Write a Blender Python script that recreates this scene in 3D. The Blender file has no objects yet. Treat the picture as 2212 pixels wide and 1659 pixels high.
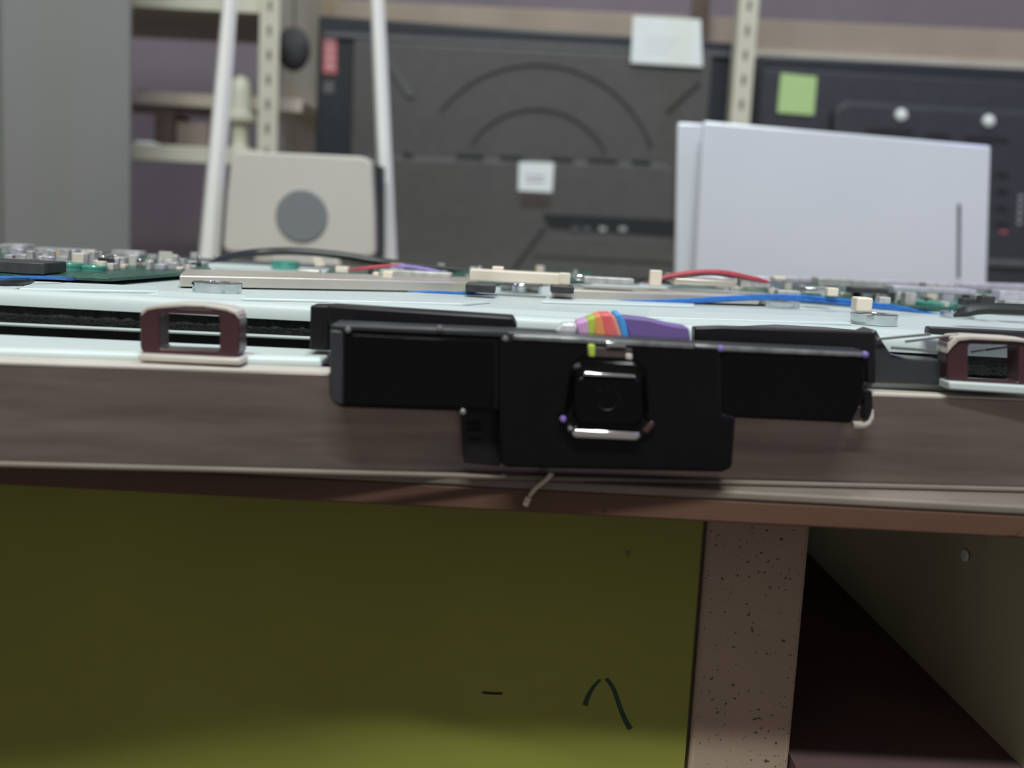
import bpy, bmesh, math, random
from mathutils import Vector, Matrix
random.seed(7)
SC = bpy.context.scene
COL = SC.collection
# ------------------------------------------------------------------ camera
FP = 2400.0
PITCH = math.atan(340 / FP); ROLL = math.radians(3)
CAM = Vector((0, 0, .816))
Fv = Vector((0, math.cos(PITCH), -math.sin(PITCH)))
R0 = Vector((1, 0, 0)); U0 = Vector((0, math.sin(PITCH), math.cos(PITCH)))
Rv = R0 * math.cos(ROLL) + U0 * math.sin(ROLL)
Uv = U0 * math.cos(ROLL) - R0 * math.sin(ROLL)
cd = bpy.data.cameras.new('camera'); cam = bpy.data.objects.new('camera', cd); COL.objects.link(cam)
m = Matrix((Rv, Uv, -Fv)).transposed().to_4x4(); m.translation = CAM
cam.matrix_world = m
cd.sensor_width = 36; cd.sensor_fit = 'HORIZONTAL'; cd.lens = 36 * FP / 2212
cd.clip_start = .01; cd.clip_end = 30
cd.dof.use_dof = True; cd.dof.focus_distance = .385; cd.dof.aperture_fstop = 9.5
SC.camera = cam
# ------------------------------------------------------------------ world, lights, exposure
w = bpy.data.worlds.new('world'); SC.world = w; w.use_nodes = True
bg = w.node_tree.nodes['Background']; bg.inputs[0].default_value = (.92, .84, .84, 1); bg.inputs[1].default_value = .25
def area(name, loc, target, sx, sy, power, col):
    l = bpy.data.lights.new(name, 'AREA'); l.shape = 'RECTANGLE'; l.size = sx; l.size_y = sy
    l.energy = power; l.color = col
    o = bpy.data.objects.new(name, l); COL.objects.link(o); o.location = loc
    o.rotation_euler = (Vector(target) - Vector(loc)).to_track_quat('-Z', 'Y').to_euler()
    return o
area('ceiling_tube_front', (-.15, -.90, 2.72), (0, .4, .75), 1.2, .08, 52, (.93, 1, .97))
area('ceiling_tube_over_bench', (.1, .75, 2.6), (0, .75, .75), 1.2, .16, 14, (.88, 1, .98))
area('task_lamp', (1.15, .3, 1.9), (.1, .5, .78), .16, .16, 4, (.32, .28, 1))
SC.view_settings.view_transform = 'Standard'; SC.view_settings.look = 'None'
SC.view_settings.exposure = 0; SC.view_settings.gamma = 1; SC.view_settings.use_curve_mapping = False
# ------------------------------------------------------------------ pixel -> place
def ray(x, y): return Fv * FP + Rv * (x - 1106) - Uv * (y - 829.5)
def UY(x, y, Y): d = ray(x, y); return CAM + d * (Y / d.y)
def UZ(x, y, Z): d = ray(x, y); return CAM + d * ((Z - CAM.z) / d.z)
# ------------------------------------------------------------------ materials
MATS = {}
def mat(name, col, rough=.5, metal=0., var=.12, scale=40., stretch=(1, 1, 1), bump=0., spots=None, coat=0., trans=0., bscale=None, spec=.5):
    """noise-varied principled material; spots=(scale, threshold, colour)"""
    if name in MATS: return MATS[name]
    m = bpy.data.materials.new(name); m.use_nodes = True; nt = m.node_tree; N = nt.nodes; L = nt.links
    b = N['Principled BSDF']; b.inputs['Roughness'].default_value = rough; b.inputs['Metallic'].default_value = metal
    b.inputs['Specular IOR Level'].default_value = spec; b.inputs['Coat Weight'].default_value = coat; b.inputs['Coat Roughness'].default_value = .05
    if trans: b.inputs['Transmission Weight'].default_value = trans
    tc = N.new('ShaderNodeTexCoord'); mp = N.new('ShaderNodeMapping'); mp.inputs['Scale'].default_value = stretch
    L.new(tc.outputs['Object'], mp.inputs[0])
    n = N.new('ShaderNodeTexNoise'); n.inputs['Scale'].default_value = scale; n.inputs['Detail'].default_value = 5
    L.new(mp.outputs[0], n.inputs['Vector'])
    r = N.new('ShaderNodeValToRGB'); r.color_ramp.elements[0].position = .3; r.color_ramp.elements[1].position = .7
    r.color_ramp.elements[0].color = [c * (1 - var) for c in col] + [1]
    r.color_ramp.elements[1].color = [min(1, c * (1 + var)) for c in col] + [1]
    L.new(n.outputs['Fac'], r.inputs[0]); out = r.outputs[0]
    if spots:
        for (ss, th, sc) in (spots if isinstance(spots, list) else [spots]):
            n2 = N.new('ShaderNodeTexNoise'); n2.inputs['Scale'].default_value = ss; n2.inputs['Detail'].default_value = 3
            L.new(tc.outputs['Object'], n2.inputs['Vector'])
            r2 = N.new('ShaderNodeValToRGB'); r2.color_ramp.elements[0].position = th; r2.color_ramp.elements[1].position = th + .05
            L.new(n2.outputs['Fac'], r2.inputs[0])
            mx = N.new('ShaderNodeMix'); mx.data_type = 'RGBA'
            L.new(r2.outputs[0], mx.inputs[0]); L.new(out, mx.inputs[6]); mx.inputs[7].default_value = (*sc, 1); out = mx.outputs[2]
    L.new(out, b.inputs['Base Color'])
    if bump:
        bp = N.new('ShaderNodeBump'); bp.inputs['Strength'].default_value = bump; bp.inputs['Distance'].default_value = .0006
        if bscale:
            n3 = N.new('ShaderNodeTexNoise'); n3.inputs['Scale'].default_value = bscale; L.new(mp.outputs[0], n3.inputs['Vector']); L.new(n3.outputs['Fac'], bp.inputs['Height'])
        else: L.new(n.outputs['Fac'], bp.inputs['Height'])
        L.new(bp.outputs[0], b.inputs['Normal'])
    MATS[name] = m
    return m
M_white = mat('white_painted_steel', (.57, .64, .62), .38, 0, .03, 30)
M_brush = mat('brushed_bezel', (.27, .215, .19), .33, .75, .22, 26, (.25, 6, 7), .15, spots=[(7, .50, (.20, .175, .17))])  # broad spots put cloudy reflections into the bezel colour
M_cream = mat('cream_edge', (.55, .50, .44), .45, 0, .08, 60)
M_gloss = mat('gloss_black_plastic', (.003, .003, .0035), .12, 0, .1, 20, spec=.16)
M_black = mat('satin_black_plastic', (.010, .009, .011), .34, 0, .15, 60, spec=.3)
M_module = mat('module_black_plastic', (.0045, .0042, .0050), .22, 0, .15, 60, spec=.2)
M_smoke = mat('dark_smoked_plastic', (.035, .036, .04), .3, 0, .15, 50)
M_maroon = mat('maroon_plastic', (.06, .022, .026), .3, 0, .15, 50)
M_chrome = mat('chrome', (.8, .8, .8), .12, 1, .03, 20)
M_zinc = mat('zinc_boss', (.62, .66, .66), .13, 1, .05, 80)
M_foam = mat('black_foam', (.02, .021, .02), .95, 0, .6, 900, bump=1, bscale=1400)
M_shield = mat('nickel_shield', (.62, .57, .50), .35, .6, .06, 50)
M_ivory = mat('ivory_plastic', (.72, .63, .52), .45, 0, .05, 50)
M_pcb = mat('green_circuit_board', (.02, .085, .06), .35, 0, .4, 250)
M_cap = mat('grey_component', (.42, .42, .41), .35, .2, .3, 200)
M_darkcomp = mat('dark_component', (.03, .03, .032), .45, 0, .3, 200)
M_lilac = mat('lilac_component', (.5, .47, .53), .3, .2, .2, 200)
M_amber = mat('amber_component', (.55, .34, .12), .4, 0, .2, 200)
M_teal = mat('teal_glass_ring', (.10, .36, .28), .15, .3, .2, 60)
M_blue = mat('blue_wire', (.02, .15, .50), .35, 0, .25, 300)
M_red = mat('red_wire', (.42, .025, .05), .4, 0, .2, 300)
M_violet = mat('violet_wire_and_glint', (.22, .15, .45), .4, 0, .2, 300)  # colours the violet wire and the painted violet glints
M_cable = mat('black_cable', (.012, .014, .014), .45, 0, .2, 100)
M_green = mat('green_painted_panel', (.225, .240, .034), .62, 0, .10, 9, spots=[(55, .745, (.05, .03, .012))])
M_greend = mat('faded_green_panel', (.46, .45, .28), .7, 0, .15, 12, spots=[(22, .73, (.05, .045, .02))])
M_brown = mat('brown_painted_edge', (.105, .050, .030), .6, 0, .22, 22, (.5, 1, 1), .2, spots=[(120, .72, (.02, .01, .008))])
M_rail = mat('bench_lip', (.20, .165, .135), .5, 0, .15, 60, (.4, 1, 1))
M_post = mat('flecked_beige_post', (.33, .245, .18), .65, 0, .12, 18, spots=[(600, .64, (.08, .045, .035)), (60, .70, (.025, .014, .016))])
M_dark = mat('dark_brown_board', (.11, .062, .062), .8, 0, .3, 8)
M_ink = mat('green_ink', (.012, .04, .018), .7, 0, .2, 200)
M_inkdark = mat('dark_scratch', (.02, .014, .008), .8, 0, .2, 200)
M_thread = mat('pale_thread', (.62, .52, .42), .6, 0, .1, 100)
M_tv = mat('dark_grey_tv_plastic', (.078, .075, .070), .62, 0, .08, 60, bump=.1, bscale=900)
M_tv2 = mat('blue_black_tv_plastic', (.032, .034, .042), .6, 0, .1, 60, bump=.1, bscale=900)
M_tvb = mat('tv_edge_plastic', (.022, .027, .033), .35, 0, .1, 60)
M_tvd = mat('tv_slot_black', (.010, .010, .012), .7, 0, .1, 60)
M_tvl = mat('tv_rib_grey', (.10, .10, .105), .5, 0, .1, 60)
M_paper = mat('white_paper', (.80, .84, .82), .7, 0, .02, 30)
M_print = mat('faint_print', (.45, .43, .48), .7, 0, .05, 30)
M_sticky = mat('green_sticky_note', (.45, .64, .27), .7, 0, .03, 30)
M_redst = mat('red_sticker', (.50, .13, .14), .6, 0, .1, 60)
M_pinkst = mat('pale_pink_print', (.62, .38, .38), .6, 0, .1, 60)
M_brownst = mat('brown_sticker', (.055, .04, .037), .6, 0, .1, 60)
M_sheet = mat('pearl_white_sheet', (.72, .75, .81), .24, .1, .03, 6, coat=.2)
M_slot = mat('slot_grey', (.10, .10, .12), .6, 0, .1, 60)
M_speaker = mat('pale_beige_casing', (.58, .56, .50), .5, 0, .04, 12)
M_grille = mat('grey_grille', (.19, .21, .215), .7, 0, .08, 900)
M_rack = mat('cream_rack_steel', (.60, .58, .46), .5, 0, .08, 20)
M_rack2 = mat('shelf_pinkish_cream', (.62, .55, .46), .5, 0, .12, 20)
M_hole = mat('rack_hole_dark', (.16, .155, .12), .8, 0, .1, 40)
M_locker = mat('grey_locker_steel', (.20, .20, .192), .55, 0, .05, 5)
M_wall = mat('mauve_grey_wall', (.235, .20, .23), .85, 0, .12, 3)
M_beam = mat('beige_rail', (.34, .27, .21), .6, 0, .12, 8)
M_beaml = mat('pale_rail_lip', (.50, .46, .38), .6, 0, .06, 20)
M_tan = mat('tan_steel', (.32, .25, .16), .6, 0, .15, 20)
M_groove = mat('shadow_rib_plastic', (.035, .034, .032), .8, 0, .1, 60)  # darkened copy of the cover plastic, groove shade put into the colour
M_strut = mat('brown_strut', (.11, .075, .05), .7, 0, .2, 20)
M_floor = mat('grey_floor', (.14, .12, .11), .8, 0, .2, 6)
M_bench = mat('worn_bench_top', (.16, .11, .08), .7, 0, .2, 10)
M_bottle = mat('milky_white_plastic', (.68, .67, .56), .35, 0, .04, 20)
M_box1 = mat('brown_carton', (.09, .06, .05), .8, 0, .2, 30)
M_box2 = mat('pink_grey_carton', (.30, .23, .21), .8, 0, .2, 30)
M_bundle = mat('dark_grey_fabric', (.055, .055, .058), .85, 0, .25, 60)
M_pole = mat('polished_steel', (.93, .93, .90), .22, .12, .04, 12, (1, 1, .2))
M_rib = {k: mat('ribbon_' + k, c, .45, 0, .05, 100) for k, c in dict(pink=(.62, .33, .60), lime=(.42, .55, .08), orange=(.75, .30, .10), red=(.75, .13, .14), salmon=(.72, .32, .28), blue=(.06, .32, .72), purple=(.16, .10, .30)).items()}
M_clear = mat('clear_plug', (.75, .78, .80), .15, .2, .2, 300)
# ------------------------------------------------------------------ mesh helpers
class MB:
    def __init__(s): s.v = []; s.f = []
    def add(s, vs, fs):
        n = len(s.v); s.v += [Vector(a) for a in vs]; s.f += [[i + n for i in f] for f in fs]; return s
    def prism(s, pts, vec):
        pts = [Vector(p) for p in pts]; vec = Vector(vec); n = len(pts)
        return s.add(pts + [p + vec for p in pts], [list(range(n))[::-1], list(range(n, 2 * n))] + [[i, (i + 1) % n, (i + 1) % n + n, i + n] for i in range(n)])
    def box(s, x0, x1, y0, y1, z0, z1): return s.prism([(x0, y0, z0), (x1, y0, z0), (x1, y1, z0), (x0, y1, z0)], (0, 0, z1 - z0))
    def px(s, pts, Y, d):     # outline traced at distance Y, extruded away by d (Y may be a function of x)
        g = Y if callable(Y) else (lambda x: Y)
        return s.prism([UY(x, y, g(x)) for x, y in pts], (0, d, 0))
    def pz(s, pts, z, t):     # outline on a horizontal surface at height z, thickness t down
        return s.prism([UZ(x, y, z) for x, y in pts], (0, 0, -t))
    def pbox(s, x0, y0, x1, y1, Y, d):   # upright world-aligned box from its pixel extent
        xm = (x0 + x1) / 2; ym = (y0 + y1) / 2
        zt = UY(xm, y0, Y).z; zb = UY(xm, y1, Y).z
        return s.box(UY(x0, ym, Y).x, UY(x1, ym, Y).x, Y, Y + d, zb, zt)
    def tube(s, path, r, seg=10, flat=1.0):
        path = [Vector(p) for p in path]; n = len(path); vs = []; fs = []
        rr = r if isinstance(r, (list, tuple)) else [r] * n
        for i, p in enumerate(path):
            t = (path[min(i + 1, n - 1)] - path[max(i - 1, 0)]).normalized()
            u = Vector((0, 0, 1)) if abs(t.z) < .9 else Vector((0, 1, 0))
            a = t.cross(u).normalized(); b = a.cross(t).normalized()
            for k in range(seg):
                th = 2 * math.pi * k / seg; vs.append(p + a * math.cos(th) * rr[i] + b * math.sin(th) * rr[i] * flat)
        for i in range(n - 1):
            for k in range(seg): fs.append([i * seg + k, i * seg + (k + 1) % seg, (i + 1) * seg + (k + 1) % seg, (i + 1) * seg + k])
        fs += [list(range(seg))[::-1], [(n - 1) * seg + k for k in range(seg)]]
        return s.add(vs, fs)
    def lathe(s, c, prof, seg=28, axis='z'):   # prof = [(r, h), ...] bottom up
        c = Vector(c); vs = []; fs = []; n = len(prof)
        for r, h in prof:
            for k in range(seg):
                a = 2 * math.pi * k / seg; ca, sa = math.cos(a) * r, math.sin(a) * r
                vs.append(c + (Vector((ca, sa, h)) if axis == 'z' else Vector((ca, -h, sa))))
        for i in range(n - 1):
            for k in range(seg): fs.append([i * seg + k, i * seg + (k + 1) % seg, (i + 1) * seg + (k + 1) % seg, (i + 1) * seg + k])
        fs += [list(range(seg))[::-1], [(n - 1) * seg + k for k in range(seg)]]
        return s.add(vs, fs)
WP = {}
def wpos(o): return WP[o.name] if o else Vector()
def obj(name, mb, material, parent=None, bevel=0., smooth=True, label=None, origin='c'):
    lo = Vector([min(v[i] for v in mb.v) for i in range(3)]); hi = Vector([max(v[i] for v in mb.v) for i in range(3)])
    c = (lo + hi) / 2
    if parent is None: c.z = lo.z
    me = bpy.data.meshes.new(name); me.from_pydata([v - c for v in mb.v], [], mb.f)
    bm = bmesh.new(); bm.from_mesh(me); bmesh.ops.recalc_face_normals(bm, faces=bm.faces); bm.to_mesh(me); bm.free()
    if smooth:
        me.polygons.foreach_set('use_smooth', [True] * len(me.polygons)); me.set_sharp_from_angle(angle=math.radians(35))
    me.materials.append(material)
    o = bpy.data.objects.new(name, me); COL.objects.link(o)
    if parent: o.parent = parent
    o.location = c - wpos(parent); WP[o.name] = c
    if bevel:
        b = o.modifiers.new('bevel', 'BEVEL'); b.width = bevel; b.segments = 3; b.limit_method = 'ANGLE'; b.angle_limit = math.radians(40)
    if label: o['label'] = label
    return o
def thing(name, label, cat, loc, group=None):
    o = bpy.data.objects.new(name, None); COL.objects.link(o); o.location = loc; o.empty_display_size = .02
    WP[o.name] = Vector(loc); o['label'] = label; o['category'] = cat
    if group: o['group'] = group
    return o
def tag(o, label, cat, group=None):
    o['label'] = label; o['category'] = cat
    if group: o['group'] = group
    return o
def struct(name, mb, m):
    o = obj(name, mb, m, smooth=False); o['kind'] = 'structure'; return o
def copy_part(o, where, parent):
    c = o.copy(); COL.objects.link(c); c.parent = parent; c.location = Vector(where) - wpos(parent); WP[c.name] = Vector(where); return c
def smoothpath(pts, n=8):     # Catmull-Rom through 3D points
    P = [Vector(p) for p in pts]; P = [2 * P[0] - P[1]] + P + [2 * P[-1] - P[-2]]; out = []
    for i in range(1, len(P) - 2):
        for k in range(n):
            t = k / n; a, b, c, d = P[i - 1:i + 3]
            out.append(.5 * ((2 * b) + (c - a) * t + (2 * a - 5 * b + 4 * c - d) * t * t + (3 * b - a - 3 * c + d) * t ** 3))
    out.append(P[-2]); return out
def rrect(x0, y0, x1, y1, r, n=5, sk=0):   # rounded pixel rectangle, sk = drop over its width
    out = []
    for cx, cy, a0 in ((x1 - r, y0 + r, -90), (x1 - r, y1 - r, 0), (x0 + r, y1 - r, 90), (x0 + r, y0 + r, 180)):
        for k in range(n + 1):
            a = math.radians(a0 + 90 * k / n); x = cx + r * math.cos(a); y = cy + r * math.sin(a)
            out.append((x, y + sk * (x - x0) / (x1 - x0)))
    return out
# ------------------------------------------------------------------ the setting
struct('floor', MB().box(-2.2, 2.6, -2.5, 2.45, -.05, 0), M_floor)
struct('wall_back', MB().box(-2.2, 2.6, 2.3, 2.45, 0, 2.9), M_wall)
# ------------------------------------------------------------------ workbench
ZB = .7462
wb = thing('workbench', 'brown edged steel workbench with green panels, carrying the opened television', 'workbench', (0, .36, 0))
obj('bench_top', MB().box(-1.15, 1.25, .322, 1.09, ZB - .008, ZB), M_bench, wb)
# front edge: thin pale lip above a painted brown face
obj('bench_lip', MB().box(-1.15, 1.25, .3035, .322, ZB - .0028, ZB), M_rail, wb, .0009, label='pale worn lip along the bench top')
obj('front_rail', MB().box(-1.15, 1.25, .304, .310, ZB - .0095, ZB - .0028).box(-1.15, 1.25, .310, .345, ZB - .0095, ZB - .0075), M_brown, wb, .0007, label='brown painted front rail')
PY = .36
x0 = UY(1530, 1120, PY).x; x1 = UY(1752, 1130, PY).x
def post(xa, xb):
    return MB().box(xa, xb, PY, PY + .034, 0, ZB - .0095)
obj('leg', post(x0, x1), M_post, wb, .0016, label='beige leg flecked with rust beside the green panel')
xr = UY(2212, 1490, PY).x
xs0 = UZ(2190, 1640, .641).x; obj('leg', post(xs0 + .0017, xs0 + .036), M_post, wb, .0016)
for xa in (-1.1, 1.16): obj('leg', MB().box(xa, xa + .034, PY, PY + .034, 0, ZB - .0095), M_post, wb, .0016)
for xa in (-1.1, 1.16): obj('leg', MB().box(xa, xa + .034, 1.05, 1.084, 0, ZB - .008), M_post, wb, .0016)
gp = obj('front_panel', MB().box(-1.066, x0 - .0012, PY + .001, PY + .006, .30, ZB - .0097), M_green, wb, .0006, label='olive green sheet panel under the bench')
# marker strokes on the green panel
def stroke(pts, wd, Y):
    mb = MB(); P = [UY(x, y, Y) for x, y in pts]; P = smoothpath(P, 6); n = len(P); vs = []
    for i, p in enumerate(P):
        t = (P[min(i + 1, n - 1)] - P[max(i - 1, 0)]).normalized(); q = Vector((t.z, 0, -t.x)) * (wd if not isinstance(wd, tuple) else wd[0] + (wd[1] - wd[0]) * i / (n - 1))
        vs += [p + q, p - q]
    fs = [[2 * i, 2 * i + 1, 2 * i + 3, 2 * i + 2] for i in range(n - 1)]
    mb.add(vs, fs); mb.add([v + Vector((0, .0003, 0)) for v in vs], [f[::-1] for f in fs]); return mb
YS = PY + .0008
obj('marker_stroke', stroke([(1264, 1524), (1270, 1505), (1283, 1483), (1297, 1468)], (.0009, .0004), YS), M_ink, gp)
obj('marker_stroke', stroke([(1310, 1466), (1326, 1490), (1340, 1530), (1352, 1558), (1362, 1575)], (.0006, .0009), YS), M_ink, gp)
obj('scratch', stroke([(1042, 1496), (1064, 1498), (1085, 1498)], .0004, YS), M_inkdark, gp)
# right bay
ZS = .641
xs = UZ(2190, 1640, ZS).x
sa, sb = UZ(2190, 1640, ZS), UZ(1750, 1200, ZS); sa = sa + (sb - sa) * ((PY - sa.y) / (sb.y - sa.y)); sb = sb + (sb - sa) * .6
obj('side_panel', MB().prism([sa, sb, sb + Vector((.0015, 0, 0)), sa + Vector((.0015, 0, 0))], (0, 0, ZB - .0097 - ZS)), M_greend, wb, label='dull green side sheet inside the open bay')
sp_far = UZ(1750, 1200, ZS)
obj('bay_shelf', MB().box(x1 - .03, xs, PY + .0345, .74, ZS - .008, ZS).box(x1 + .0005, xs, .345, PY + .0345, ZS - .008, ZS), M_dark, wb)
# white screw head on the side panel
def on_side(px, py):
    a = UZ(2190, 1640, ZS); b = UZ(1750, 1200, ZS); d = ray(px, py)
    n = (b - a).cross(Vector((0, 0, 1))); t = (a - CAM).dot(n) / d.dot(n); return CAM + d * t, n.normalized()
c, nn = on_side(2090, 1200)
mbs = MB(); nx = nn if nn.x < 0 else -nn
tt = Vector((0, 0, 1)).cross(nx).normalized()
ring = [c + nx * .0004 + (tt * math.cos(a) * .0024 + Vector((0, 0, 1)) * math.sin(a) * .0024) for a in [2 * math.pi * k / 20 for k in range(20)]]
mbs.prism(ring, nx * .0012)
obj('screw_cap', mbs, M_paper, wb, .0003, label='small round white cap on the side sheet')
# ------------------------------------------------------------------ pale thread on the bench edge
th = obj('thread', MB().tube(smoothpath([UY(1193, 1021, .300), UY(1180, 1036, .3005), UY(1160, 1052, .3012), UY(1146, 1068, .301), UY(1134, 1092, .3008)], 6),
        [.0013 - .00002 * i for i in range(25)], 8, .6), M_thread)
tag(th, 'short pale thread hanging over the brown bench edge', 'thread')
# ------------------------------------------------------------------ opened television lying on the bench
tv = thing('television', 'opened flat television lying face down with its boards and white chassis exposed', 'television', (0, .5, ZB))
ZT = .7735
def Yb(x): return .305 + (x - 1106) / 1106 * .0176      # bezel front follows the slightly turned set
def edge(pts, x):                                        # pixel line through points
    for (a, ya), (b, yb) in zip(pts, pts[1:]):
        if x <= b or (b, yb) == pts[-1]: return ya + (yb - ya) * (x - a) / (b - a)
top = lambda x: edge([(0, 783), (1106, 820), (2212, 864)], x)
bot = lambda x: 1008 + 52 * x / 2212
def bezel():
    up = [(-900, top(-900)), (0, top(0)), (714, top(714)), (716, top(714) + 40), (1872, top(1872) + 30), (1874, top(1874)), (3100, top(3100))]
    P = [UY(x, y, Yb(x)) for x, y in up]; lo_ = []
    for x, y in ((3100, 0), (1106, 0), (-900, 0)):
        q = UY(x, bot(x), Yb(x)); q.z = ZB + .0003; lo_.append(q)
    return MB().prism(lo_ + P, (0, .0045, 0))
obj('bezel', bezel(), M_brush, tv, .0007, label='brushed grey brown metal front bezel')
qa, qb = UY(-900, bot(-900), Yb(-900)), UY(3100, bot(3100), Yb(3100)); qa.z = qb.z = ZB + .0009
obj('bezel_hem', MB().tube([qa + (qb - qa) * (i / 16) + Vector((0, .0004, 0)) for i in range(17)], .0008, 10), M_rail, tv, label='pale hem along the lower edge of the bezel')
# pale top edge of the bezel
def bstrip(xa, xb, back, z, t):
    A = UY(xa, top(xa), Yb(xa)); B = UY(xb, top(xb), Yb(xb)); A.y += .0002; B.y += .0002; A.z += z; B.z += z
    return MB().prism([A, B, B + Vector((0, back, 0)), A + Vector((0, back, 0))], (0, 0, -t))
obj('bezel_edge', bstrip(-900, 712, .0105, .0004, .0012), M_cream, tv, .0004, label='cream cut edge of the bezel')
obj('bezel_edge', bstrip(1886, 3100, .0080, .0004, .0012), M_cream, tv, .0004)
# small bright curled lip at the notch right of the module
obj('notch_lip', MB().tube(smoothpath([UY(1884, 885, .312), UY(1880, 905, .312), UY(1866, 917, .312), UY(1842, 918, .312)], 5), [.0005 + .0006 * min(1, i / 8) for i in range(16)], 10), M_cream, tv)
obj('notch_side', MB().px([(1866, 842), (1884, 846), (1886, 880), (1878, 904), (1866, 908)], .3105, .004), M_black, tv, .0003)
# lower frame: white ledge behind the bezel
ZL = .7765
def ledge(xa, xb, y0, y1, back):
    A, B = UY(xa, y0, Yb(xa) + .0098), UY(xb, y1, Yb(xb) + .0098); A2, B2 = A + Vector((0, back - A.y, .0004)), B + Vector((0, back - B.y, .0004))
    mb = MB().prism([A, B, B2, A2], (0, 0, -.0022)); mb.tube([A + Vector((0, .001, -.0010)), B + Vector((0, .001, -.0010))], .0019, 14); return mb
obj('frame_ledge', ledge(-500, 694, 742, 778, .3305), M_white, tv, .0006, label='white rounded lower frame ledge')
obj('frame_ledge', ledge(1880, 2900, 822, 856, .3445), M_white, tv, .0006)
obj('frame_lip', MB().tube([UY(-400, 672, .345), UY(0, 700, .345), UY(672, 731, .345), UY(1240, 760, .345)], .0006, 8), M_white, tv, label='thin bright lip line')
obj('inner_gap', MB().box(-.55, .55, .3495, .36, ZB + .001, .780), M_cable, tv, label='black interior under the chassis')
obj('inner_floor', MB().box(-.55, .55, .336, .349, ZB + .001, .7715), M_smoke, tv)
# foam strip under the flange, ragged top
mb = MB()
n = 260
fa = UY(-500, 655 - 26, .3478); fb = UY(1300, 655 + 62, .3478)
zt_ = .7838
vs = []
for i in range(n + 1):
    x = -.24 + .40 * i / n
    j = random.uniform(-.00035, .00035); k = random.uniform(-.0004, .0004)
    vs += [(x, .3465 + k, .7775 + j * .6), (x, .3455 + k, .7805), (x, .3462 + k, zt_ + j), (x, .350, zt_ + j), (x, .350, .7775)]
fs = []
for i in range(n):
    a = i * 5
    fs += [[a + q, a + q + 1, a + q + 6, a + q + 5] for q in range(4)]
mb.add(vs, fs); obj('foam_strip', mb, M_foam, tv, smooth=False, label='ragged black foam strip')
# chassis: pressed white sheet with rolled front flange and embossed fields
ZC = .7868
def sweep(profile, xa, xb, nseg=1):
    mb = MB(); n = len(profile); vs = []
    for i in range(nseg + 1):
        x = xa + (xb - xa) * i / nseg
        for (y, z) in profile: vs.append((x, y, z))
    fs = []
    for i in range(nseg):
        for k in range(n): fs.append([i * n + k, i * n + (k + 1) % n, (i + 1) * n + (k + 1) % n, (i + 1) * n + k])
    fs += [list(range(n)), [nseg * n + k for k in range(n)][::-1]]
    return mb.add(vs, fs)
prof = [(.3440, .7836), (.3440, .7862), (.3448, .7876), (.3465, .7884), (.3500, .7884), (.3530, .7876), (.3560, ZC - .0002), (.382, ZC - .0002), (.385, ZC + .0006), (.393, ZC + .0006), (.396, ZC - .0002), (.66, ZC - .0002),
        (.66, ZC - .003), (.3470, ZC - .003), (.3462, .7836)]
ch = obj('chassis', sweep(prof, -.55, .55, 8), M_white, tv, label='white pressed steel rear chassis')
def emb(pts, h=.0009): return obj('embossed_field', MB().pz(pts, ZC + h, h + .0004), M_white, ch, .0006)
emb([(70, 607), (340, 618), (345, 628), (40, 622)])
emb([(548, 632), (1060, 650), (1000, 655), (520, 643)])
emb([(1400, 668), (1790, 684), (1840, 697), (1390, 684)])
emb([(1180, 640), (1500, 652), (1500, 660), (1170, 650)])
# bosses
def boss(cx, y0, y1, wpx, m_=M_zinc, up=.0, hole=True, name='screw_boss', lab=None):
    """shiny short cylinder, base at pixel row y1 centre, on the chassis"""
    base = UZ(cx, y1, ZC + up); base.y += wpx / 2 * base.y / FP; r = wpx / 2 * base.y / FP; h = (y1 - y0) * base.y / FP * .93
    mb = MB().lathe(base, [(r, 0), (r, h * .72), (r * 1.03, h * .75), (r * 1.03, h * .93), (r * .97, h), (r * .55, h), (r * .5, h * .8), (r * .5, h * .4)], 32)
    return obj(name, mb, m_, tv, label=lab)
boss(455, 610, 638, 104, lab='large zinc boss near the left bracket')
boss(590, 601, 614, 66)
boss(610, 563, 582, 60, M_teal)
boss(1125, 616, 634, 92)
boss(1902, 679, 704, 98, lab='zinc boss by the blue wires')
boss(1690, 652, 665, 92)
boss(2022, 652, 672, 120, M_teal, lab='greenish ring boss')
boss(2082, 676, 688, 72)
boss(135, 566, 600, 62, M_teal); boss(186, 572, 601, 62, M_teal); boss(178, 598, 606, 60)
boss(1510, 602, 612, 60, M_teal)
# mounting loops (rectangular maroon brackets standing on the bezel)
def loop(x0, y0, x1, y1, ix0, iy0, ix1, iy1, Y, d, sk):
    o_ = rrect(x0, y0, x1, y1, 22, 4, sk); i_ = rrect(ix0, iy0, ix1, iy1, 7, 4, sk * (ix1 - ix0) / (x1 - x0)); i_ = [(x, y + sk * .2) for x, y in i_]
    mb = MB(); n = len(o_); O = [UY(x, y, Y) for x, y in o_]; I = [UY(x, y, Y) for x, y in i_]; D = Vector((0, d, 0))
    mb.add(O + I + [p + D for p in O] + [p + D for p in I],
           [[k, (k + 1) % n, n + (k + 1) % n, n + k] for k in range(n)] + [[2 * n + k, 3 * n + k, 3 * n + (k + 1) % n, 2 * n + (k + 1) % n] for k in range(n)] +
           [[k, 2 * n + k, 2 * n + (k + 1) % n, (k + 1) % n] for k in range(n)] + [[n + k, n + (k + 1) % n, 3 * n + (k + 1) % n, 3 * n + k] for k in range(n)])
    return mb
l1 = obj('mounting_loop', loop(302, 662, 517, 768, 345, 676, 474, 752, .3005, .0085, 8), M_maroon, tv, .0005, label='maroon plastic loop on the left of the bezel')
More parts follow.
